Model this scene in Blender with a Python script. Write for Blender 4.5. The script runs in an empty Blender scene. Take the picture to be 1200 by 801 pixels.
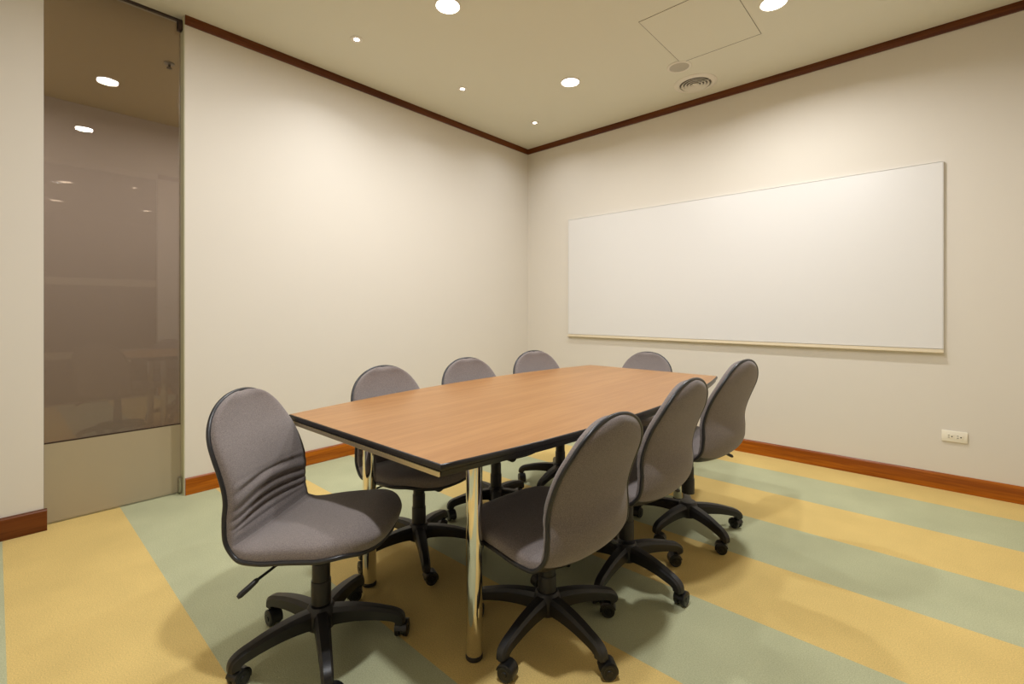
import bpy, bmesh, math, random
import numpy as np
from mathutils import Vector, Matrix
random.seed(4)
PI = math.pi
SC = bpy.context.scene
COL = SC.collection

# ------------------------------------------------------------------ helpers
def tag(o, label=None, cat=None, group=None, kind=None):
    if label: o['label'] = label
    if cat: o['category'] = cat
    if group: o['group'] = group
    if kind: o['kind'] = kind
    return o

def empty(name, loc=(0, 0, 0), rz=0.0):
    o = bpy.data.objects.new(name, None)
    o.empty_display_size = 0.1
    o.location = loc
    o.rotation_euler = (0, 0, rz)
    COL.objects.link(o)
    return o

def obj(name, bm, mats, parent=None, loc=(0, 0, 0), rot=(0, 0, 0), smooth=35):
    bmesh.ops.recalc_face_normals(bm, faces=bm.faces[:])
    me = bpy.data.meshes.new(name)
    bm.to_mesh(me)
    bm.free()
    for m in (mats if isinstance(mats, (list, tuple)) else [mats]):
        me.materials.append(m)
    if smooth:
        me.polygons.foreach_set('use_smooth', [True] * len(me.polygons))
        me.set_sharp_from_angle(angle=math.radians(smooth))
    o = bpy.data.objects.new(name, me)
    o.location = loc
    o.rotation_euler = rot
    COL.objects.link(o)
    if parent is not None:
        o.parent = parent
    return o

def struct(name, bm, mats, smooth=35):
    return tag(obj(name, bm, mats, smooth=smooth), kind='structure')

def box(bm, x0, x1, y0, y1, z0, z1, bevel=0.0, seg=2, mi=0):
    vs = [bm.verts.new((x, y, z)) for x in (x0, x1) for y in (y0, y1) for z in (z0, z1)]
    fs = [(0, 1, 3, 2), (4, 6, 7, 5), (0, 4, 5, 1), (2, 3, 7, 6), (0, 2, 6, 4), (1, 5, 7, 3)]
    faces = [bm.faces.new([vs[i] for i in f]) for f in fs]
    for f in faces: f.material_index = mi
    bmesh.ops.recalc_face_normals(bm, faces=faces)
    if bevel > 0:
        es = list({e for f in faces for e in f.edges})
        r = bmesh.ops.bevel(bm, geom=es, offset=bevel, segments=seg, affect='EDGES', profile=0.5)
        for f in r['faces']: f.material_index = mi
    return bm

def nb(): return bmesh.new()

def rings(bm, loops, cap0=True, cap1=True, closed=False, mi=0):
    """skin a list of equally long vertex loops"""
    V = [[bm.verts.new(p) for p in l] for l in loops]
    n = len(V[0])
    pairs = list(zip(V, V[1:])) + ([(V[-1], V[0])] if closed else [])
    for a, b in pairs:
        for i in range(n):
            j = (i + 1) % n
            f = bm.faces.new((a[i], a[j], b[j], b[i])); f.material_index = mi
    if not closed:
        if cap0: bm.faces.new(V[0]).material_index = mi
        if cap1: bm.faces.new(V[-1][::-1]).material_index = mi
    return bm

def lathe(bm, prof, n=32, axis='z', c=(0, 0, 0), closed=False, mi=0, cap0=True, cap1=True):
    loops = []
    for (r, t) in prof:
        l = []
        for k in range(n):
            a = 2 * PI * k / n
            u, v = r * math.cos(a), r * math.sin(a)
            p = {'z': (u, v, t), 'y': (u, t, v), 'x': (t, u, v)}[axis]
            l.append((p[0] + c[0], p[1] + c[1], p[2] + c[2]))
        loops.append(l)
    return rings(bm, loops, closed=closed, mi=mi, cap0=cap0, cap1=cap1)

def tube(bm, pts, r, n=10, closed=False, mi=0):
    P = [Vector(p) for p in pts]
    N = len(P)
    R = r if isinstance(r, (list, tuple)) else [r] * N
    loops = []
    up = None
    for i in range(N):
        a = P[(i - 1) % N] if (closed or i > 0) else P[i]
        b = P[(i + 1) % N] if (closed or i < N - 1) else P[i]
        t = (b - a).normalized()
        if up is None:
            up = Vector((0, 0, 1)) if abs(t.z) < .9 else Vector((1, 0, 0))
        u = (up - t * up.dot(t)).normalized()
        up = u
        w = t.cross(u)
        loops.append([tuple(P[i] + R[i] * (math.cos(2 * PI * k / n) * u + math.sin(2 * PI * k / n) * w)) for k in range(n)])
    return rings(bm, loops, closed=closed, mi=mi)

# ------------------------------------------------------------------ materials
def s2l(c):
    return tuple(((v / 255) / 12.92 if v / 255 <= .04045 else ((v / 255 + .055) / 1.055) ** 2.4) for v in c)

def newmat(name):
    m = bpy.data.materials.new(name); m.use_nodes = True
    nt = m.node_tree
    b = nt.nodes['Principled BSDF']
    return m, nt, b

def N(nt, typ, **kw):
    n = nt.nodes.new(typ)
    for k, v in kw.items():
        if k in n.inputs.keys(): n.inputs[k].default_value = v
        else: setattr(n, k, v)
    return n

def basic(name, col, rough=.5, metal=0, spec=.5, noise=.0, nscale=60, bump=0, bscale=300, coat=0):
    m, nt, b = newmat(name)
    b.inputs['Roughness'].default_value = rough
    b.inputs['Metallic'].default_value = metal
    b.inputs['Specular IOR Level'].default_value = spec
    b.inputs['Coat Weight'].default_value = coat
    c = tuple(col) + (1,)
    tc = N(nt, 'ShaderNodeTexCoord')
    if noise > 0:
        nz = N(nt, 'ShaderNodeTexNoise'); nz.inputs['Scale'].default_value = nscale; nz.inputs['Detail'].default_value = 4
        nt.links.new(tc.outputs['Object'], nz.inputs['Vector'])
        mx = N(nt, 'ShaderNodeMix', data_type='RGBA')
        mx.inputs[6].default_value = tuple(v * (1 - noise) for v in col) + (1,)
        mx.inputs[7].default_value = tuple(min(1, v * (1 + noise)) for v in col) + (1,)
        nt.links.new(nz.outputs['Fac'], mx.inputs[0])
        nt.links.new(mx.outputs[2], b.inputs['Base Color'])
    else:
        b.inputs['Base Color'].default_value = c
    if bump > 0:
        nz2 = N(nt, 'ShaderNodeTexNoise'); nz2.inputs['Scale'].default_value = bscale; nz2.inputs['Detail'].default_value = 3
        nt.links.new(tc.outputs['Object'], nz2.inputs['Vector'])
        bp = N(nt, 'ShaderNodeBump'); bp.inputs['Strength'].default_value = bump; bp.inputs['Distance'].default_value = .002
        nt.links.new(nz2.outputs['Fac'], bp.inputs['Height'])
        nt.links.new(bp.outputs['Normal'], b.inputs['Normal'])
    return m

def wood(name, dark, light, axis='y', scale=1.0, rough=.3, spec=.5, bands=9):
    m, nt, b = newmat(name)
    tc = N(nt, 'ShaderNodeTexCoord')
    mp = N(nt, 'ShaderNodeMapping')
    st = {'x': (.35, 8, 8), 'y': (8, .35, 8), 'z': (8, 8, .35)}[axis]
    mp.inputs['Scale'].default_value = tuple(v * scale for v in st)
    nt.links.new(tc.outputs['Object'], mp.inputs['Vector'])
    n1 = N(nt, 'ShaderNodeTexNoise'); n1.inputs['Scale'].default_value = 2.2; n1.inputs['Detail'].default_value = 6; n1.inputs['Distortion'].default_value = .6
    nt.links.new(mp.outputs['Vector'], n1.inputs['Vector'])
    n2 = N(nt, 'ShaderNodeTexNoise'); n2.inputs['Scale'].default_value = bands; n2.inputs['Detail'].default_value = 8; n2.inputs['Roughness'].default_value = .7
    nt.links.new(mp.outputs['Vector'], n2.inputs['Vector'])
    ad = N(nt, 'ShaderNodeMath', operation='ADD')
    nt.links.new(n1.outputs['Fac'], ad.inputs[0]); nt.links.new(n2.outputs['Fac'], ad.inputs[1])
    rp = N(nt, 'ShaderNodeValToRGB')
    rp.color_ramp.elements[0].position = .75; rp.color_ramp.elements[0].color = tuple(dark) + (1,)
    rp.color_ramp.elements[1].position = 1.25 if False else 1.0; rp.color_ramp.elements[1].color = tuple(light) + (1,)
    md = N(nt, 'ShaderNodeMath', operation='MULTIPLY'); md.inputs[1].default_value = .85
    nt.links.new(ad.outputs[0], md.inputs[0])
    nt.links.new(md.outputs[0], rp.inputs['Fac'])
    nt.links.new(rp.outputs['Color'], b.inputs['Base Color'])
    b.inputs['Roughness'].default_value = rough
    b.inputs['Specular IOR Level'].default_value = spec
    return m

def carpet(name):
    m, nt, b = newmat(name)
    tc = N(nt, 'ShaderNodeTexCoord')
    sp = N(nt, 'ShaderNodeSeparateXYZ'); nt.links.new(tc.outputs['Object'], sp.inputs[0])
    # stripes across the room: boundaries at y = -0.334 - k * 0.4686
    a = N(nt, 'ShaderNodeMath', operation='ADD'); a.inputs[1].default_value = .334 + .4686 * 40
    nt.links.new(sp.outputs['Y'], a.inputs[0])
    d = N(nt, 'ShaderNodeMath', operation='DIVIDE'); d.inputs[1].default_value = .4686 * 2
    nt.links.new(a.outputs[0], d.inputs[0])
    fr = N(nt, 'ShaderNodeMath', operation='FRACT'); nt.links.new(d.outputs[0], fr.inputs[0])
    gt = N(nt, 'ShaderNodeMath', operation='GREATER_THAN'); gt.inputs[1].default_value = .5
    nt.links.new(fr.outputs[0], gt.inputs[0])
    mx = N(nt, 'ShaderNodeMix', data_type='RGBA')
    mx.inputs[6].default_value = CARPET_YELLOW + (1,)
    mx.inputs[7].default_value = CARPET_GREEN + (1,)
    nt.links.new(gt.outputs[0], mx.inputs[0])
    nz = N(nt, 'ShaderNodeTexNoise'); nz.inputs['Scale'].default_value = 260; nz.inputs['Detail'].default_value = 3
    nt.links.new(tc.outputs['Object'], nz.inputs['Vector'])
    nl = N(nt, 'ShaderNodeTexNoise'); nl.inputs['Scale'].default_value = 3.5; nl.inputs['Detail'].default_value = 4
    nt.links.new(tc.outputs['Object'], nl.inputs['Vector'])
    mr = N(nt, 'ShaderNodeMapRange'); mr.inputs['From Min'].default_value = .25; mr.inputs['From Max'].default_value = .75
    mr.inputs['To Min'].default_value = .80; mr.inputs['To Max'].default_value = 1.2
    nt.links.new(nz.outputs['Fac'], mr.inputs['Value'])
    mr2 = N(nt, 'ShaderNodeMapRange'); mr2.inputs['From Min'].default_value = .3; mr2.inputs['From Max'].default_value = .7
    mr2.inputs['To Min'].default_value = .94; mr2.inputs['To Max'].default_value = 1.06
    nt.links.new(nl.outputs['Fac'], mr2.inputs['Value'])
    ml = N(nt, 'ShaderNodeMath', operation='MULTIPLY')
    nt.links.new(mr.outputs[0], ml.inputs[0]); nt.links.new(mr2.outputs[0], ml.inputs[1])
    vm = N(nt, 'ShaderNodeVectorMath', operation='SCALE')
    nt.links.new(mx.outputs[2], vm.inputs[0]); nt.links.new(ml.outputs[0], vm.inputs['Scale'])
    nt.links.new(vm.outputs[0], b.inputs['Base Color'])
    bp = N(nt, 'ShaderNodeBump'); bp.inputs['Strength'].default_value = .5; bp.inputs['Distance'].default_value = .003
    nt.links.new(nz.outputs['Fac'], bp.inputs['Height']); nt.links.new(bp.outputs['Normal'], b.inputs['Normal'])
    b.inputs['Roughness'].default_value = .95
    b.inputs['Specular IOR Level'].default_value = .1
    return m

def fabric(name, col):
    m, nt, b = newmat(name)
    tc = N(nt, 'ShaderNodeTexCoord')
    w1 = N(nt, 'ShaderNodeTexNoise'); w1.inputs['Scale'].default_value = 420; w1.inputs['Detail'].default_value = 2
    nt.links.new(tc.outputs['Object'], w1.inputs['Vector'])
    mr = N(nt, 'ShaderNodeMapRange'); mr.inputs['From Min'].default_value = .3; mr.inputs['From Max'].default_value = .7
    mr.inputs['To Min'].default_value = .68; mr.inputs['To Max'].default_value = 1.32
    nt.links.new(w1.outputs['Fac'], mr.inputs['Value'])
    vm = N(nt, 'ShaderNodeVectorMath', operation='SCALE'); vm.inputs[0].default_value = col
    nt.links.new(mr.outputs[0], vm.inputs['Scale'])
    nt.links.new(vm.outputs[0], b.inputs['Base Color'])
    bp = N(nt, 'ShaderNodeBump'); bp.inputs['Strength'].default_value = .25; bp.inputs['Distance'].default_value = .001
    nt.links.new(w1.outputs['Fac'], bp.inputs['Height']); nt.links.new(bp.outputs['Normal'], b.inputs['Normal'])
    b.inputs['Roughness'].default_value = .9
    b.inputs['Specular IOR Level'].default_value = .15
    b.inputs['Sheen Weight'].default_value = .25
    b.inputs['Sheen Roughness'].default_value = .5
    return m

def emit(name, col, s):
    m, nt, b = newmat(name)
    nt.nodes.remove(b)
    e = N(nt, 'ShaderNodeEmission'); e.inputs['Color'].default_value = tuple(col) + (1,); e.inputs['Strength'].default_value = s
    nt.links.new(e.outputs[0], nt.nodes['Material Output'].inputs[0])
    return m

def pane_glass(name, tint, ior=1.5, rough=0.0):
    """thin architectural glass: tinted see-through mixed with a Fresnel mirror"""
    m, nt, b = newmat(name)
    nt.nodes.remove(b)
    t = N(nt, 'ShaderNodeBsdfTransparent'); t.inputs['Color'].default_value = tuple(tint) + (1,)
    g = N(nt, 'ShaderNodeBsdfGlossy'); g.inputs['Roughness'].default_value = rough
    f = N(nt, 'ShaderNodeFresnel'); f.inputs['IOR'].default_value = ior
    mx = N(nt, 'ShaderNodeMixShader')
    nt.links.new(f.outputs[0], mx.inputs[0]); nt.links.new(t.outputs[0], mx.inputs[1]); nt.links.new(g.outputs[0], mx.inputs[2])
    nt.links.new(mx.outputs[0], nt.nodes['Material Output'].inputs[0])
    return m

CARPET_YELLOW = (.665, .485, .18)
CARPET_GREEN = (.455, .46, .285)
WALLC = (.74, .685, .595)
M_wall = basic('cream_wall_paint', WALLC, rough=.75, spec=.2, noise=.015, nscale=2, bump=.03, bscale=500)
M_ceil = basic('ceiling_paint', (.75, .725, .605), rough=.85, spec=.15)
M_carpet = carpet('striped_carpet')
M_trim = wood('red_brown_trim', (.245, .060, .0035), (.43, .122, .006), axis='x', rough=.3, spec=.25, bands=7)
M_darktrim = wood('dark_red_brown_trim', (.085, .021, .004), (.16, .046, .009), axis='x', rough=.3, spec=.25, bands=7)  # darker tone of the trim wood, on crown and stub baseboard
M_darktrimy = wood('dark_red_brown_trim_along', (.085, .021, .004), (.16, .046, .009), axis='y', rough=.3, spec=.25, bands=7)
M_trimy = wood('red_brown_trim_along', (.245, .060, .0035), (.43, .122, .006), axis='y', rough=.3, spec=.25, bands=7)
M_top = wood('cherry_laminate', (.330, .147, .041), (.400, .192, .061), axis='y', rough=.33, spec=.45, bands=10)
M_blackedge = basic('black_edging', (.012, .010, .010), rough=.32, spec=.5)
M_undertrim = basic('polished_under_trim', (.80, .70, .46), rough=.30, metal=1)
M_chrome = basic('polished_chrome', (.86, .84, .80), rough=.07, metal=1)
M_black = basic('black_plastic', (.017, .0155, .015), rough=.42, spec=.45, bump=.05, bscale=600)
M_wheel = basic('caster_plastic', (.010, .010, .010), rough=.3, spec=.5)
M_pipe = basic('black_piping', (.018, .017, .018), rough=.35, spec=.5)
M_fabric = fabric('grey_upholstery', (.205, .172, .160))
M_board = basic('whiteboard_enamel', (.775, .75, .71), rough=.28, spec=.4)
M_tray = basic('cream_tray', (.74, .64, .46), rough=.35)
M_plate = basic('ivory_plate', (.88, .82, .68), rough=.35)
M_slot = basic('dark_slot', (.05, .035, .025), rough=.6)
M_white = basic('white_enamel', (.80, .75, .65), rough=.4)
M_grille = basic('grey_grille', (.50, .46, .38), rough=.5, bump=.4, bscale=900)
M_dark = basic('dark_duct', (.20, .18, .145), rough=.8)
M_groove = basic('hatch_gap', (.16, .13, .085), rough=.8)
M_glass = pane_glass('smoked_glass', (.66, .61, .56), ior=1.6)
M_glass2 = pane_glass('partition_glass', (.55, .5, .45), ior=1.5)
M_kick = basic('beige_kick_panel', (.40, .33, .215), rough=.3, spec=.5)
M_greenedge = basic('pale_green_jamb', (.62, .60, .40), rough=.5)
M_steel = basic('brushed_steel', (.42, .40, .34), rough=.35, metal=1)
M_bracket = basic('dark_bracket', (.07, .045, .035), rough=.4, metal=.6)
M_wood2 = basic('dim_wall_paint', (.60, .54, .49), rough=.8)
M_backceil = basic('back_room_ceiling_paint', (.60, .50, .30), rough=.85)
M_lens = emit('downlight_lens', (1.0, .95, .86), 14.0)
M_lens2 = emit('spot_lens', (1.0, .94, .86), 14.0)
M_lensoff = emit('lobby_lens', (1.0, .95, .86), 25.0)

# ------------------------------------------------------------------ the setting
LATER = []
H = 3.0
XE, YB = 4.2, -4.85           # east wall and rear wall
GY0, GY1, GX = -3.935, -3.31, -.09
struct('floor', box(nb(), -2.3, 9.0, YB - .1, .1, -.08, 0), M_carpet, smooth=0)
struct('ceiling', box(nb(), -.14, XE + .1, YB - .1, .1, H, H + .1), M_ceil, smooth=0)
struct('wall_north', box(nb(), -.14, XE + .1, .012, .12, 0, H), M_wall, smooth=0)
bm = nb(); box(bm, -.13, -.012, GY1, .012, 0, H); struct('wall_west', bm, M_wall, smooth=0)
bm = nb(); box(bm, -.13, -.012, YB, GY0, 0, H); struct('wall_west_stub', bm, M_wall, smooth=0)
struct('wall_south', box(nb(), -.13, XE + .1, YB - .1, YB, 0, H), M_wall, smooth=0)
struct('wall_east', box(nb(), XE, XE + .1, -2.62, .012, 0, H), M_wall, smooth=0)
struct('wall_east_bulkhead', box(nb(), XE, XE + .1, YB, -2.62, 2.93, H), M_wall, smooth=0)
# jamb strip on the end of the west wall beside the glass
struct('trim_1', box(nb(), -.125, -.016, GY1 - .004, GY1, 0, H), M_greenedge, smooth=0)

def base_profile(bm, pts):
    """wooden skirting or crown of constant section between two points; pts = (a, b, inward normal, z0, z1, depth)"""
    a, b, nrm, z0, z1, dep = pts
    a, b, nrm = Vector(a), Vector(b), Vector(nrm)
    h = z1 - z0
    sec = [(0, 0), (dep, 0), (dep, h - .012), (dep - .004, h - .004), (dep - .009, h), (0, h)]
    la = [tuple(a + nrm * d + Vector((0, 0, z0 + z))) for d, z in sec]
    lb = [tuple(b + nrm * d + Vector((0, 0, z0 + z))) for d, z in sec]
    return rings(bm, [la, lb])
W0 = -.012
struct('baseboard_north', base_profile(nb(), ((W0, .012, 0), (XE, .012, 0), (0, -1, 0), 0, .105, .014)), M_trim)
struct('baseboard_west', base_profile(nb(), ((W0, GY1 + .002, 0), (W0, .012, 0), (1, 0, 0), 0, .105, .014)), M_trimy)
struct('baseboard_west_stub', base_profile(nb(), ((W0, YB, 0), (W0, GY0 + .012, 0), (1, 0, 0), 0, .112, .02)), M_darktrimy)
struct('baseboard_south', base_profile(nb(), ((W0, YB, 0), (XE, YB, 0), (0, 1, 0), 0, .105, .014)), M_trim)
struct('baseboard_east', base_profile(nb(), ((XE, -2.62, 0), (XE, .012, 0), (-1, 0, 0), 0, .105, .014)), M_trimy)
def crown(a, b, nrm):
    a, b, nrm = Vector(a), Vector(b), Vector(nrm)
    sec = [(0, 0), (.010, 0), (.014, .006), (.014, .056), (0, .056)]
    z = H - .056
    return rings(nb(), [[tuple(p + nrm * d + Vector((0, 0, z + q))) for d, q in sec] for p in (a, b)])
struct('trim_2', crown((W0, .012, 0), (XE, .012, 0), (0, -1, 0)), M_darktrim)
struct('trim_3', crown((W0, GY1, 0), (W0, .012, 0), (1, 0, 0)), M_darktrimy)
struct('trim_4', crown((XE, -2.62, 0), (XE, .012, 0), (-1, 0, 0)), M_darktrimy)

# glazed side panel in the west wall
win = tag(empty('window_1', (GX, (GY0 + GY1) / 2, 0)), kind='structure')
hy = (GY1 - GY0) / 2
obj('glass_pane', box(nb(), -.006, .006, -hy + .004, hy - .006, .008, H - .006), M_glass, win, smooth=0)
obj('kick_panel', box(nb(), .0065, .0105, -hy + .004, hy - .006, .0085, .434), M_kick, win, smooth=0)
obj('dark_seal', box(nb(), .0065, .0105, -hy + .004, hy - .006, .4345, .442), M_bracket, win, smooth=0)
bm = nb(); box(bm, -.012, .012, -hy, hy, 0, .008); obj('bottom_channel', bm, M_steel, win, smooth=0)
bm = nb(); box(bm, -.012, .012, -hy, hy, H - .010, H - .0005); obj('top_channel', bm, M_bracket, win, smooth=0)
bm = nb(); box(bm, -.012, .012, -hy, -hy + .004, 0, H - .01); obj('edge_channel', bm, M_bracket, win, smooth=0)
obj('top_clip', box(nb(), .007, .055, hy - .028, hy - .004, H - .085, H - .02, .006), M_bracket, win)
obj('bottom_clip', box(nb(), .007, .045, hy - .024, hy - .004, .012, .105, .006), M_steel, win)

# dim room behind the smoked glass
struct('wall_back_room', box(nb(), -2.3, -2.2, YB - .1, .1, 0, H), M_wood2, smooth=0)
struct('ceiling_back_room', box(nb(), -2.3, -.14, YB - .1, .1, H, H + .1), M_backceil, smooth=0)
struct('wall_back_room_side', box(nb(), -2.2, -.13, -2.2, -2.1, 0, H), M_wood2, smooth=0)
struct('wall_back_room_rear', box(nb(), -2.2, -.13, YB - .1, YB, 0, H), M_wood2, smooth=0)

for (x, y, lb) in ((-1.1, -2.75, 'added unseen lamp lighting the back room, to the right behind the left wall'), (-1.1, -4.35, 'added unseen lamp lighting the back room, to the left behind the wall stub')):
    LATER.append((x, y, lb))  # unseen lamps added to brighten the room behind the glass

# glazed partition on the east side (seen mirrored in the smoked glass), lobby beyond
win2 = tag(empty('window_2', (XE + .03, (YB - 2.62) / 2, 0)), kind='structure')
h2 = (-2.62 - YB) / 2
obj('glass_pane', box(nb(), -.006, .006, -h2 + .01, h2 - .01, .02, 2.92), M_glass2, win2, smooth=0)
for z0, z1 in ((.56, .65), (1.47, 1.56)):
    obj('frosted_band', box(nb(), -.009, -.0065, -h2 + .01, h2 - .01, z0, z1), M_kick, win2, smooth=0)
obj('sill_channel', box(nb(), -.02, .02, -h2, h2, 0, .02), M_steel, win2, smooth=0)
obj('head_channel', box(nb(), -.02, .02, -h2, h2, 2.92, 2.93), M_steel, win2, smooth=0)
struct('ceiling_lobby', box(nb(), XE + .1, 9.0, YB - .1, .1, H, H + .1), M_wood2, smooth=0)
struct('wall_lobby', box(nb(), 8.9, 9.0, YB - .1, .1, 0, H), M_wood2, smooth=0)
struct('wall_lobby_side', box(nb(), XE + .1, 8.9, 0, .1, 0, H), M_wood2, smooth=0)
struct('wall_lobby_rear', box(nb(), XE + .1, 8.9, YB - .1, YB, 0, H), M_wood2, smooth=0)

# ------------------------------------------------------------------ lamps
LC = (.955, .97, .995)
def area(name, loc, r, watts, spread, aim=None, col=LC):
    L = bpy.data.lights.new(name, 'AREA')
    L.shape = 'DISK'; L.size = r * 2; L.energy = watts; L.color = col; L.spread = math.radians(spread)
    o = bpy.data.objects.new(name, L); o.location = loc
    if aim is not None:
        d = Vector(aim) - Vector(loc)
        o.rotation_euler = d.to_track_quat('-Z', 'Y').to_euler()
    COL.objects.link(o)
    return o

def downlight(x, y, label, watts, spread=174, group='large round downlights in the ceiling'):
    t = tag(empty('recessed_downlight', (x, y, H)), label, 'ceiling light', group)
    bm = nb(); lathe(bm, [(.080, 0), (.080, -.004), (.076, -.006), (.071, -.006), (.069, -.003), (.069, 0)], n=48, cap0=False, cap1=False, closed=True)
    obj('trim_ring', bm, M_white, t)
    bm = nb(); lathe(bm, [(.0688, -.0005), (.0688, -.0025), (.05, -.003), (.02, -.0032)], n=48); obj('lens', bm, M_lens, t)
    area('downlight_beam', (x, y, H - .012), .065, watts, spread)
    return t

def spotlight(x, y, label, watts, spread):
    t = tag(empty('recessed_spotlight', (x, y, H)), label, 'ceiling light', 'small spotlights in a row along the ceiling edge')
    bm = nb(); lathe(bm, [(.042, 0), (.042, -.003), (.039, -.005), (.024, -.005), (.018, -.002), (.018, 0)], n=40, closed=True, cap0=False, cap1=False)
    obj('trim_ring', bm, M_white, t)
    bm = nb(); lathe(bm, [(.0175, -.0005), (.0175, -.003), (.013, -.0045), (.006, -.005)], n=32); obj('lamp', bm, M_lens2, t)
    area('spot_beam', (x, y, H - .012), .017, watts, spread, aim=(x - .05, y, 0), col=(.94, .98, 1.06))
    return t

downlight(1.28, -.985, 'large round downlight nearest the room corner above the table', 8, 160)
downlight(1.28, -2.265, 'large round downlight cut by the top edge of the picture above the table', 24.5)
downlight(2.75, -.972, 'large round downlight beside the ceiling access hatch', 22, 157)
downlight(1.28, -3.5, 'large round downlight overhead, reflected higher up in the smoked glass', 9)
downlight(2.75, -3.5, 'large round downlight overhead, reflected lower down in the smoked glass', 35)
for (x, y, lb) in LATER:
    downlight(x, y, lb, 20, 174, 'added unseen lamps lighting the room behind the smoked glass')
spotlight(.547, -.542, 'small ceiling spotlight closest to the room corner', 2.0, 150)
spotlight(.548, -1.492, 'middle one of the small ceiling spotlights along the left wall', 1.2, 130)
spotlight(.549, -2.454, 'small ceiling spotlight above the left wall, nearest the smoked glass', 2.6, 130)
for (x, y, r) in ((5.62, -3.43, .075), (7.3, -3.41, .075), (5.3, -2.7, .04), (7.2, -2.2, .06)):
    t = tag(empty('lobby_downlight', (x, y, H)), None, 'ceiling light', 'lobby downlights mirrored in the smoked glass')
    t['label'] = {5.62: 'lobby downlight mirrored as left upper oval in the smoked glass', 7.3: 'lobby downlight mirrored as left lower oval in the smoked glass',
                  5.3: 'lobby downlight mirrored as right upper dot in the smoked glass', 7.2: 'lobby downlight mirrored as right lower dot in the smoked glass'}[x]
    bm = nb(); lathe(bm, [(r + .01, 0), (r + .01, -.004), (r, -.004), (r, 0)], n=32, closed=True, cap0=False, cap1=False); obj('trim_ring', bm, M_white, t)
    bm = nb(); lathe(bm, [(r - .001, -.0005), (r - .001, -.003), (r * .5, -.0035)], n=32); obj('lens', bm, M_lensoff, t)

# ------------------------------------------------------------------ ceiling fittings
t = tag(empty('air_diffuser', (2.02, -.283, H)), 'round ceiling air vent with concentric rings beside the wooden crown', 'vent')
bm = nb(); lathe(bm, [(.165, 0), (.165, -.003), (.150, -.009), (.130, -.013), (.122, -.010), (.122, 0)], n=64, closed=True, cap0=False, cap1=False); obj('frame', bm, M_white, t)
bm = nb(); lathe(bm, [(.1215, -.0005), (.1215, -.0015), (.02, -.0015)], n=48); obj('duct', bm, M_dark, t)
for k in range(4):
    r = .108 - k * .025
    bm = nb(); lathe(bm, [(r, -.014), (r - .002, -.0165), (r - .016, -.006), (r - .014, -.0035)], n=56, closed=True, cap0=False, cap1=False)
    obj('ring', bm, M_white, t)
bm = nb(); lathe(bm, [(.018, -.0035), (.018, -.013), (.012, -.016), (.003, -.0165)], n=24); obj('centre_cap', bm, M_white, t)
bm = nb(); box(bm, -.119, .119, -.004, .004, -.0035, -.002); obj('cross_bar', bm, M_white, t)

t = tag(empty('ceiling_speaker', (2.03, -.628, H)), 'small round grey speaker grille in the ceiling next to the vent', 'speaker')
bm = nb(); lathe(bm, [(.088, 0), (.088, -.003), (.084, -.007), (.074, -.008), (.070, -.005), (.070, 0)], n=48, closed=True, cap0=False, cap1=False); obj('frame', bm, M_white, t)
bm = nb(); lathe(bm, [(.0695, -.0005), (.0695, -.005), (.05, -.0065), (.02, -.007)], n=40); obj('grille', bm, M_grille, t)

t = tag(empty('access_hatch', (2.335, -1.01, H)), 'flush square ceiling access hatch between downlight and vent', 'hatch')
obj('panel', box(nb(), -.272, .272, -.33, .33, -.0022, -.0003, .0006, 1), M_ceil, t)
bm = nb()
for (a, b, c, d) in ((-.2740, -.2722, -.333, .334), (.2722, .2736, -.333, .334), (-.2722, .2722, .3302, .3345), (-.2722, .2722, -.3315, -.3302)):
    box(bm, a, b, c, d, -.0024, -.0003)
obj('edge_gap', bm, M_groove, t, smooth=0)

t = tag(empty('sprinkler_head', (-.77, -3.233, H)), 'small sprinkler head in the ceiling behind the smoked glass', 'sprinkler')
bm = nb(); lathe(bm, [(.035, 0), (.033, -.008), (.015, -.012)], n=24); obj('escutcheon', bm, M_steel, t)
bm = nb(); lathe(bm, [(.008, -.0125), (.008, -.035), (.018, -.036), (.018, -.039), (.004, -.04)], n=20); obj('deflector', bm, M_bracket, t)

# ------------------------------------------------------------------ whiteboard, outlet, switch
wb = tag(empty('whiteboard', (2.037, .012, 1.507)), 'large blank whiteboard mounted on the right wall', 'whiteboard')
obj('panel', box(nb(), -1.467, 1.467, -.018, -.0005, -.6, .608, .0015, 1), M_board, wb)
bm = nb()
box(bm, -1.469, 1.469, -.0205, -.0005, .6085, .6115, .0006, 1)
box(bm, -1.4705, -1.4675, -.0205, -.0005, -.60, .6115, .0006, 1)
box(bm, 1.4675, 1.4705, -.0205, -.0005, -.60, .6115, .0006, 1)
obj('frame', bm, M_board, wb)
bm = nb()
sec = [(-.0005, -.602), (-.0005, -.628), (-.030, -.628), (-.036, -.624), (-.036, -.617), (-.030, -.6165), (-.022, -.619), (-.022, -.602)]
rings(bm, [[(x, y, z) for y, z in sec] for x in (-1.4705, 1.4705)])
obj('pen_tray', bm, M_tray, wb)

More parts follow.
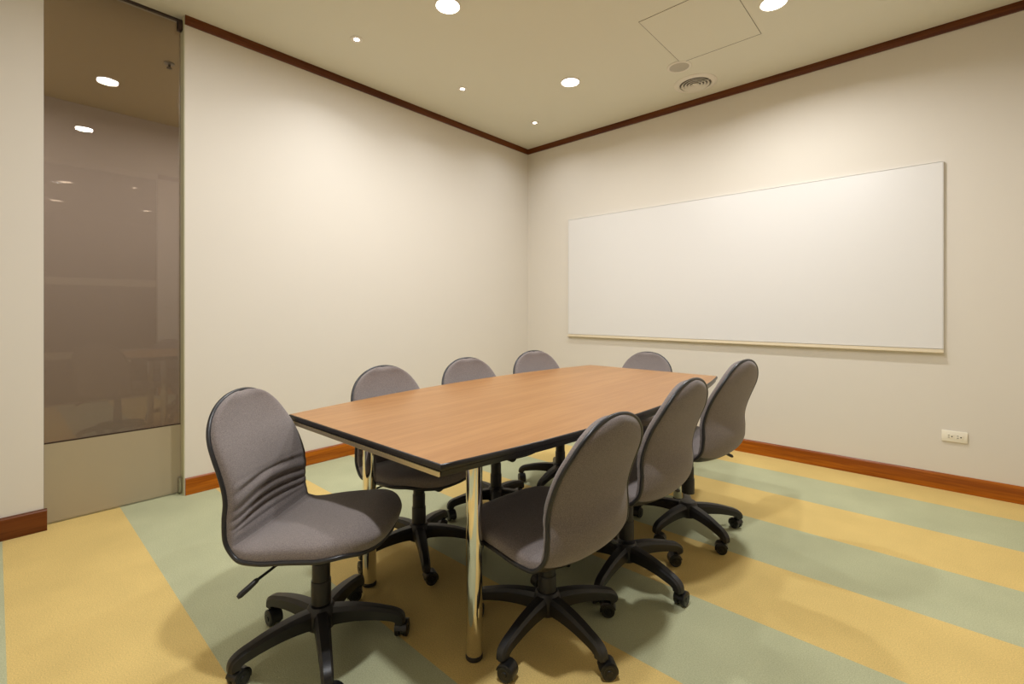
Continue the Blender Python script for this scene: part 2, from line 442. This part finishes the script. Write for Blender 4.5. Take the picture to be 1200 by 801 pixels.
def sockets(name, loc, rz, label):
    t = tag(empty(name, loc, rz), label, 'power outlet')
    obj('cover_plate', box(nb(), -.0605, .0605, -.0095, -.0005, -.035, .035, .003, 2), M_plate, t)
    for cx in (-.019, .023):
        so = obj('socket', box(nb(), -.0165, .0165, -.0115, -.0096, -.013, .013, .0012, 1), M_plate, t, loc=(cx, 0, 0))
        bm = nb()
        box(bm, -.0115, -.0035, -.0125, -.0116, .0055, .0085)
        box(bm, -.0115, -.0035, -.0125, -.0116, -.0075, -.0045)
        lathe(bm, [(.004, -.0125), (.004, -.0116)], n=16, axis='y', c=(.007, 0, .0))
        obj('slots', bm, M_slot, so, smooth=0)
sockets('wall_outlet', (3.5586, .012, .350), 0, 'ivory double wall socket low on the right wall')
t = tag(empty('light_switch', (XE, -2.5, 1.22), -PI / 2), 'ivory light switch plate mirrored faintly in the smoked glass', 'light switch')
obj('cover_plate', box(nb(), -.06, .06, -.0095, -.0005, -.035, .035, .003, 2), M_plate, t)
for cx in (-.025, .025):
    obj('rocker', box(nb(), -.015, .015, -.013, -.0096, -.02, .02, .002, 1), M_grille, t, loc=(cx, 0, 0))

# ------------------------------------------------------------------ conference table
TZ = .74
table = tag(empty('conference_table', (1.998, -2.175, 0), math.radians(1.0)),
            'boat-shaped cherry wood meeting table with black edge on chrome legs', 'table')
def boat(inset=0.0, n=40):
    hl = 1.135 - inset
    pts = []
    for i in range(n + 1):
        y = -hl + 2 * hl * i / n
        t_ = y / 1.135
        pts.append((.585 - .118 * abs(t_) ** 2 - inset, y))
    loop = pts + [(-x, y) for x, y in reversed(pts)]
    # round the four corners very slightly
    return loop
def slab(bm, secs):
    rings(bm, [[(x, y, z) for x, y in boat(i)] for i, z in secs])
    return bm
obj('table_top', slab(nb(), [(.0045, TZ - .0202), (.0045, TZ - .0008), (.0052, TZ)]), M_top, table, smooth=30)
# black rounded edge band that wraps the top board
def band(bm, secs):
    rings(bm, [[(x, y, z) for x, y in boat(i)] for i, z in secs], closed=True)
    return bm
obj('edge_band', band(nb(), [(.0046, TZ - .0002), (.0022, TZ - .001), (.0005, TZ - .004), (0, TZ - .010), (.0006, TZ - .016), (.003, TZ - .0200), (.007, TZ - .0215), (.007, TZ - .0205), (.0046, TZ - .0205)]), M_blackedge, table, smooth=50)
obj('under_board', slab(nb(), [(.012, TZ - .0375), (.010, TZ - .0362), (.007, TZ - .0218)]), M_blackedge, table, smooth=30)
for sg in (-1, 1):
    obj('end_rail', box(nb(), -.458, .458, -.0025, .0025, TZ - .0368, TZ - .0222, .0008, 1), M_undertrim, table, loc=(0, sg * 1.1315, 0))
for (lx, ly) in ((.32, -.866), (-.312, -.866), (.32, .866), (-.312, .866)):
    bm = nb(); lathe(bm, [(.0265, .016), (.0275, .018), (.0275, TZ - .0435), (.0275, TZ - .043)], n=32)
    lg = obj('leg', bm, M_chrome, table, loc=(lx, ly, 0))
    bm = nb(); lathe(bm, [(.026, 0), (.0285, .003), (.0285, .012), (.0268, .0158)], n=32)
    obj('foot_glide', bm, M_black, lg)
    bm = nb(); lathe(bm, [(.0278, TZ - .0428), (.045, TZ - .0420), (.045, TZ - .0377)], n=32)
    obj('mounting_flange', bm, M_black, lg)

# ------------------------------------------------------------------ task chairs
PROF = [(.240, .396), (.222, .409), (.178, .426), (.094, .4185), (-.006, .408), (-.090, .392), (-.146, .3875), (-.188, .411), (-.216, .450),
        (-.226, .510), (-.2195, .5708), (-.2275, .6298), (-.2476, .6989), (-.2785, .7709), (-.298, .8248), (-.309, .8695)]
def spline(P, m=24):
    P = np.array(P, float)
    out = []
    for i in range(len(P) - 1):
        p0 = P[max(i - 1, 0)]; p1 = P[i]; p2 = P[i + 1]; p3 = P[min(i + 2, len(P) - 1)]
        for k in range(m):
            t = k / m
            out.append(.5 * (2 * p1 + (p2 - p0) * t + (2 * p0 - 5 * p1 + 4 * p2 - p3) * t * t + (3 * p1 - p0 - 3 * p2 + p3) * t ** 3))
    out.append(P[-1])
    return np.array(out)
SPL = spline(PROF)
SL = np.concatenate([[0], np.cumsum(np.hypot(*np.diff(SPL, axis=0).T))])
LT = SL[-1]
def Pp(u): return np.array([np.interp(u, SL, SPL[:, 0]), np.interp(u, SL, SPL[:, 1])])
def Tt(u):
    a, b = Pp(max(u - .02, 0)), Pp(min(u + .02, LT)); d = b - a
    return d / np.hypot(*d)
UB = float(np.interp(1, [0, 1], [0, SL[np.argmin(np.hypot(SPL[:, 0] + .188, SPL[:, 1] - .411))]]))   # seat-to-back bend
def _basew(u):
    z = Pp(u)[1]
    if u < UB: return np.interp(u, [0, .12, .30, UB], [.2313, .2345, .2285, .2155])
    return np.interp(z, [.42, .48, .56, .62, .68, .75, .9], [.2155, .2125, .209, .2075, .206, .208, .212])
def halfw(u):
    w = float(np.interp(u, _U, _BW))
    rf, rt = .159, .226
    if u < rf: w *= max(0, 1 - (1 - u / rf) ** 2.38) ** (1 / 2.38)
    if u > LT - rt: w *= max(0, 1 - (1 - (LT - u) / rt) ** 2.15) ** (1 / 2.15)
    return max(w, .002)
_U = np.linspace(0, LT, 400)
def _smooth(y, sig):
    k = np.exp(-.5 * (np.arange(-60, 61) * (LT / 399) / sig) ** 2); k /= k.sum()
    return np.convolve(np.pad(y, 60, mode='edge'), k, mode='valid')
_WR = _smooth(np.interp(_U, [0, UB - .15, UB + .1, LT - .15, LT], [-.0026, -.0018, .0358, .0072, .0119]), .035)
_BW = _smooth(np.array([_basew(u) for u in _U]), .02)
def wrap(u, v):            # the back wraps forward at its edges, the seat stays flat
    return float(np.interp(u, _U, _WR)) * v * v
def endtaper(u, e=.034):
    a = max(0., 1 - max(0., 1 - u / e) ** 2.6) ** (1 / 2.6)
    b = max(0., 1 - max(0., 1 - (LT - u) / e) ** 2.6) ** (1 / 2.6)
    return min(a, b)
PLEATS = [.075, .112, .150, .188]
def front_h(u, v):
    T = np.interp(u, [0, .10, .30, UB - .05, UB, UB + .06, UB + .22, UB + .35, LT], [.052, .054, .050, .042, .030, .030, .037, .031, .030])
    q = max(0., 1 - abs(v) ** 4.6) ** (1 / 4.6)
    h = T * q * endtaper(u)
    h -= .012 * math.exp(-((u - UB) / .016) ** 2) * q
    if u > UB:
        fade = 1 - .75 * abs(v) ** 6
        for p in PLEATS:
            uk = UB + p + .018 * (1 - v * v) - .009
            h -= .0105 * fade * q * math.exp(-((u - uk) / .0075) ** 2)
        h += .004 * q * fade * (1 if PLEATS[0] - .02 < u - UB < PLEATS[-1] + .02 else 0)
    return h
def rear_h(u, v):
    T = np.interp(u, [0, UB - .1, UB, UB + .1, LT], [.016, .020, .020, .022, .018])
    return T * max(0., 1 - abs(v) ** 2.6) ** (1 / 2.6) * endtaper(u, .08)
def pt(u, v, off):
    P_, T_ = Pp(u), Tt(u)
    n = np.array([T_[1], -T_[0]])
    q = P_ + n * (off + wrap(u, v))
    return (q[0], v * halfw(u), q[1])
def shell(u0, u1, nu, nv, mi_rear):
    bm = nb()
    def ease(t):
        # cluster samples at the rounded ends
        lo = u0 < 1e-6; hi = u1 > LT - 1e-6
        if lo: return 1 - math.cos(t * PI / 2) if False else (t ** 1.7)
        if hi: return 1 - (1 - t) ** 1.7
        return t
    us = [u0 + (u1 - u0) * ease(i / nu) for i in range(nu + 1)]
    us = [min(max(u, .00005), LT - .00005) for u in us]
    vs = [math.sin(-PI / 2 + PI * j / nv) for j in range(nv + 1)]
    loops = []
    for u in us:
        l = [pt(u, v, front_h(u, v)) for v in vs] + [pt(u, v, -rear_h(u, v)) for v in reversed(vs[1:-1])]
        loops.append(l)
    V = [[bm.verts.new(p) for p in l] for l in loops]
    n = len(V[0])
    for a, b in zip(V, V[1:]):
        for i in range(n):
            j = (i + 1) % n
            f = bm.faces.new((a[i], a[j], b[j], b[i]))
            f.material_index = 0 if i < nv else mi_rear
    bm.faces.new(V[0]); bm.faces.new(V[-1][::-1])
    return bm
def outline():
    us = [LT * (1 - math.cos(PI * i / 150)) / 2 for i in range(1, 150)]
    us = [.00005] + us + [LT - .00005]
    a = [pt(u, 1, -.003) for u in us]; b = [pt(u, -1, -.003) for u in us]
    return a + b[::-1]

def leg_bm():
    """one arm of the five-star base, pointing along +x"""
    path = [(.020, .110), (.06, .1135), (.11, .1135), (.165, .108), (.212, .099), (.246, .0905), (.2645, .078), (.268, .060)]
    hw = [.027, .025, .0235, .0215, .0198, .0188, .0182, .0172]
    hh = [.030, .027, .024, .0212, .0190, .0180, .0178, .0170]
    pl = spline([(a, b) for a, b in path], 5)
    ts = np.linspace(0, len(path) - 1, len(pl))
    loops = []
    for i, p in enumerate(pl):
        d = pl[min(i + 1, len(pl) - 1)] - pl[max(i - 1, 0)]; d = d / np.hypot(*d)
        nrm = np.array([-d[1], d[0]])
        w = np.interp(ts[i], range(8), hw); h = np.interp(ts[i], range(8), hh)
        sec = [(-w * .98, -h), (w * .98, -h), (w, -h * .8), (w * .95, h * .45), (w * .72, h * .70), (w * .60, h * .96), (0, h), (-w * .60, h * .96), (-w * .72, h * .70), (-w * .95, h * .45), (-w, -h * .8)]
        loops.append([(p[0] + nrm[0] * b, a, p[1] + nrm[1] * b) for a, b in sec])
    bm = nb(); rings(bm, loops)
    # rounded nose and the socket that holds the caster
    lathe(bm, [(.0150, .0575), (.0165, .060), (.0165, .074), (.010, .080)], n=20, c=(.268, 0, 0))
    return bm

def caster_bm():
    bm = nb()
    lathe(bm, [(.0055, .045), (.0055, .0575)], n=12)
    # hood: a rounded fin between the wheels, wider over their top
    loops = []
    for k in range(15):
        a = math.radians(-20 + 190 * k / 14)
        r0, r1 = .0235, .0295
        c = math.cos(a); s = math.sin(a)
        loops.append([(.018 + r0 * c, -.0225, .0268 + r0 * s + .0035), (.018 + r1 * c, -.0205, .0268 + r1 * s + .0015), (.018 + r1 * c, .0205, .0268 + r1 * s + .0015), (.018 + r0 * c, .0225, .0268 + r0 * s + .0035)])
    rings(bm, loops)
    lathe(bm, [(.021, -.0035), (.021, .0035)], n=24, axis='y', c=(.018, 0, .0268))
    return bm
def wheel_bm():
    bm = nb()
    lathe(bm, [(.008, -.0105), (.019, -.0100), (.0245, -.0075), (.0262, -.003), (.0262, .003), (.0245, .0075), (.019, .0088), (.0175, .0075), (.0095, .0075), (.0085, .0100), (.003, .0106)], n=28, axis='y')
    return bm

def make_chair():
    root = empty('task_chair')
    up = []
    up.append(obj('backrest', shell(UB, LT, 110, 32, 0), M_fabric, root, smooth=60))
    up.append(obj('seat', shell(0, UB, 60, 32, 1), [M_fabric, M_black], root, smooth=60))
    bm = nb(); tube(bm, outline(), .0074, n=10, closed=True)
    up.append(obj('piping', bm, M_pipe, root, smooth=60))
    bm = nb()
    box(bm, -.115, .105, -.075, .075, .375, .392, .006)
    box(bm, -.075, .075, -.045, .045, .350, .3745, .010)
    up.append(obj('seat_plate', bm, M_black, root))
    bm = nb(); lathe(bm, [(.012, -.020), (.012, .020), (.023, .022), (.026, .027), (.026, .062), (.023, .068), (.006, .069)], n=20, axis='x', c=(.088, .0, .362))
    up.append(obj('tension_knob', bm, M_black, root))
    bm = nb(); tube(bm, [(-.02, -.04, .368), (-.035, -.10, .366), (-.06, -.17, .358), (-.085, -.215, .342)], .0042, n=10)
    lv = obj('height_lever', bm, M_black, root); up.append(lv)
    bm = nb(); tube(bm, [(-.0845, -.214, .3425), (-.088, -.219, .3395), (-.10, -.238, .328), (-.112, -.256, .317), (-.116, -.262, .3135)], [.0055, .0078, .0085, .0085, .005], n=12)
    obj('lever_grip', bm, M_black, lv)
    bm = nb(); lathe(bm, [(.0325, .15), (.0325, .225), (.0315, .227), (.0295, .2275), (.0295, .285), (.0285, .287), (.0265, .2875), (.0265, .3495)], n=32)
    obj('gas_column', bm, M_black, root)
    bm = nb(); lathe(bm, [(.030, .070), (.045, .074), (.050, .084), (.049, .125), (.044, .140), (.037, .149), (.033, .1495)], n=40)
    obj('base_hub', bm, M_black, root)
    l0 = obj('base_leg', leg_bm(), M_black, root)
    c0 = obj('caster', caster_bm(), M_wheel, root)
    w0 = obj('wheel', wheel_bm(), M_wheel, c0, loc=(.018, -.0145, .0268), rot=(0, 0, PI))
    w1 = w0.copy(); COL.objects.link(w1); w1.parent = c0; w1.location = (.018, .0145, .0268); w1.rotation_euler = (0, 0, 0)
    legs, casters = [l0], [c0]
    for k in range(1, 5):
        l = l0.copy(); COL.objects.link(l); l.parent = root; legs.append(l)
        c = c0.copy(); COL.objects.link(c); c.parent = root; casters.append(c)
        for w in (w0, w1):
            q = w.copy(); COL.objects.link(q); q.parent = c
    return root

def pose(root, x, y, yaw, star, dz, swivels):
    root.location = (x, y, 0); root.rotation_euler = (0, 0, math.radians(yaw))
    li = ci = 0
    for ch in root.children:
        nm = ch.name.split('.')[0]
        if nm in ('backrest', 'seat', 'piping', 'seat_plate', 'tension_knob', 'height_lever'):
            ch.location.z = dz
        elif nm == 'gas_column':
            ch.location.z = dz * .5 if dz < 0 else dz
        elif nm == 'base_leg':
            ch.rotation_euler = (0, 0, math.radians(star - yaw + 72 * li)); li += 1
        elif nm == 'caster':
            a = math.radians(star - yaw + 72 * ci)
            ch.location = (.268 * math.cos(a), .268 * math.sin(a), 0)
            ch.rotation_euler = (0, 0, a + math.radians(swivels[ci])); ci += 1

def dup(root):
    r = root.copy(); COL.objects.link(r)
    for ch in list(root.children):
        c = ch.copy(); COL.objects.link(c); c.parent = r
        for g in ch.children:
            d = g.copy(); COL.objects.link(d); d.parent = c
    return r

CH = [  # x, y, yaw, star, dz, swivels, label
    (1.903, -3.353, 36, -22, .004, (60, 80, 120, 170, 200), 'grey task chair turned sideways at the near end of the table'),
    (1.648, -2.752, 2, -30, -.006, (100, 60, 150, 200, 90), 'grey task chair on the left side of the table, nearest the sideways chair'),
    (1.600, -2.176, -7.5, 26, -.014, (80, 140, 200, 100, 150), 'grey task chair on the left side of the table, middle of its three'),
    (1.624, -1.589, -14, -10, -.008, (90, 150, 60, 120, 180), 'grey task chair on the left side of the table, farthest along the left wall'),
    (2.432, -2.768, 175.2, -12, -.043, (60, 150, 120, 90, 100), 'grey task chair with its back turned, nearest one on the right side'),
    (2.469, -2.253, 176.8, -13, .0135, (100, 160, 60, 90, 220), 'grey task chair with its back turned, middle one on the right side of the table'),
    (2.500, -1.645, 172.3, -30, .044, (230, 120, 150, 80, 120), 'grey task chair with its back turned, farthest on the right side, below the whiteboard'),
    (1.829, -.992, -87, 18, -.0425, (80, 110, 60, 180, 140), 'grey task chair at the far end of the table, only its rounded top showing'),
]
proto = make_chair()
chairs = [proto] + [dup(proto) for _ in CH[1:]]
for c, (x, y, yaw, star, dz, sw, lab) in zip(chairs, CH):
    pose(c, x, y, yaw, star, dz, sw)
    tag(c, lab, 'chair', 'grey task chairs around the meeting table')

# ------------------------------------------------------------------ camera, world, view
cam = bpy.data.cameras.new('camera')
cam.sensor_width = 36; cam.sensor_fit = 'HORIZONTAL'
cam.lens = 36 * 549.56 / 1200
cam.shift_y = -(400.5 - 363.54) / 1200
cam.clip_start = .02
co = bpy.data.objects.new('camera', cam)
co.location = (3.476, -4.109, 1.1556)
co.rotation_euler = (PI / 2, 0, math.radians(42.185))
COL.objects.link(co)
SC.camera = co
w = bpy.data.worlds.new('world'); SC.world = w; w.use_nodes = True
w.node_tree.nodes['Background'].inputs[0].default_value = (.9, .82, .7, 1)
w.node_tree.nodes['Background'].inputs[1].default_value = .05
vs = SC.view_settings
vs.view_transform = 'Standard'; vs.look = 'None'; vs.gamma = 1; vs.exposure = 0.07
vs.use_curve_mapping = False
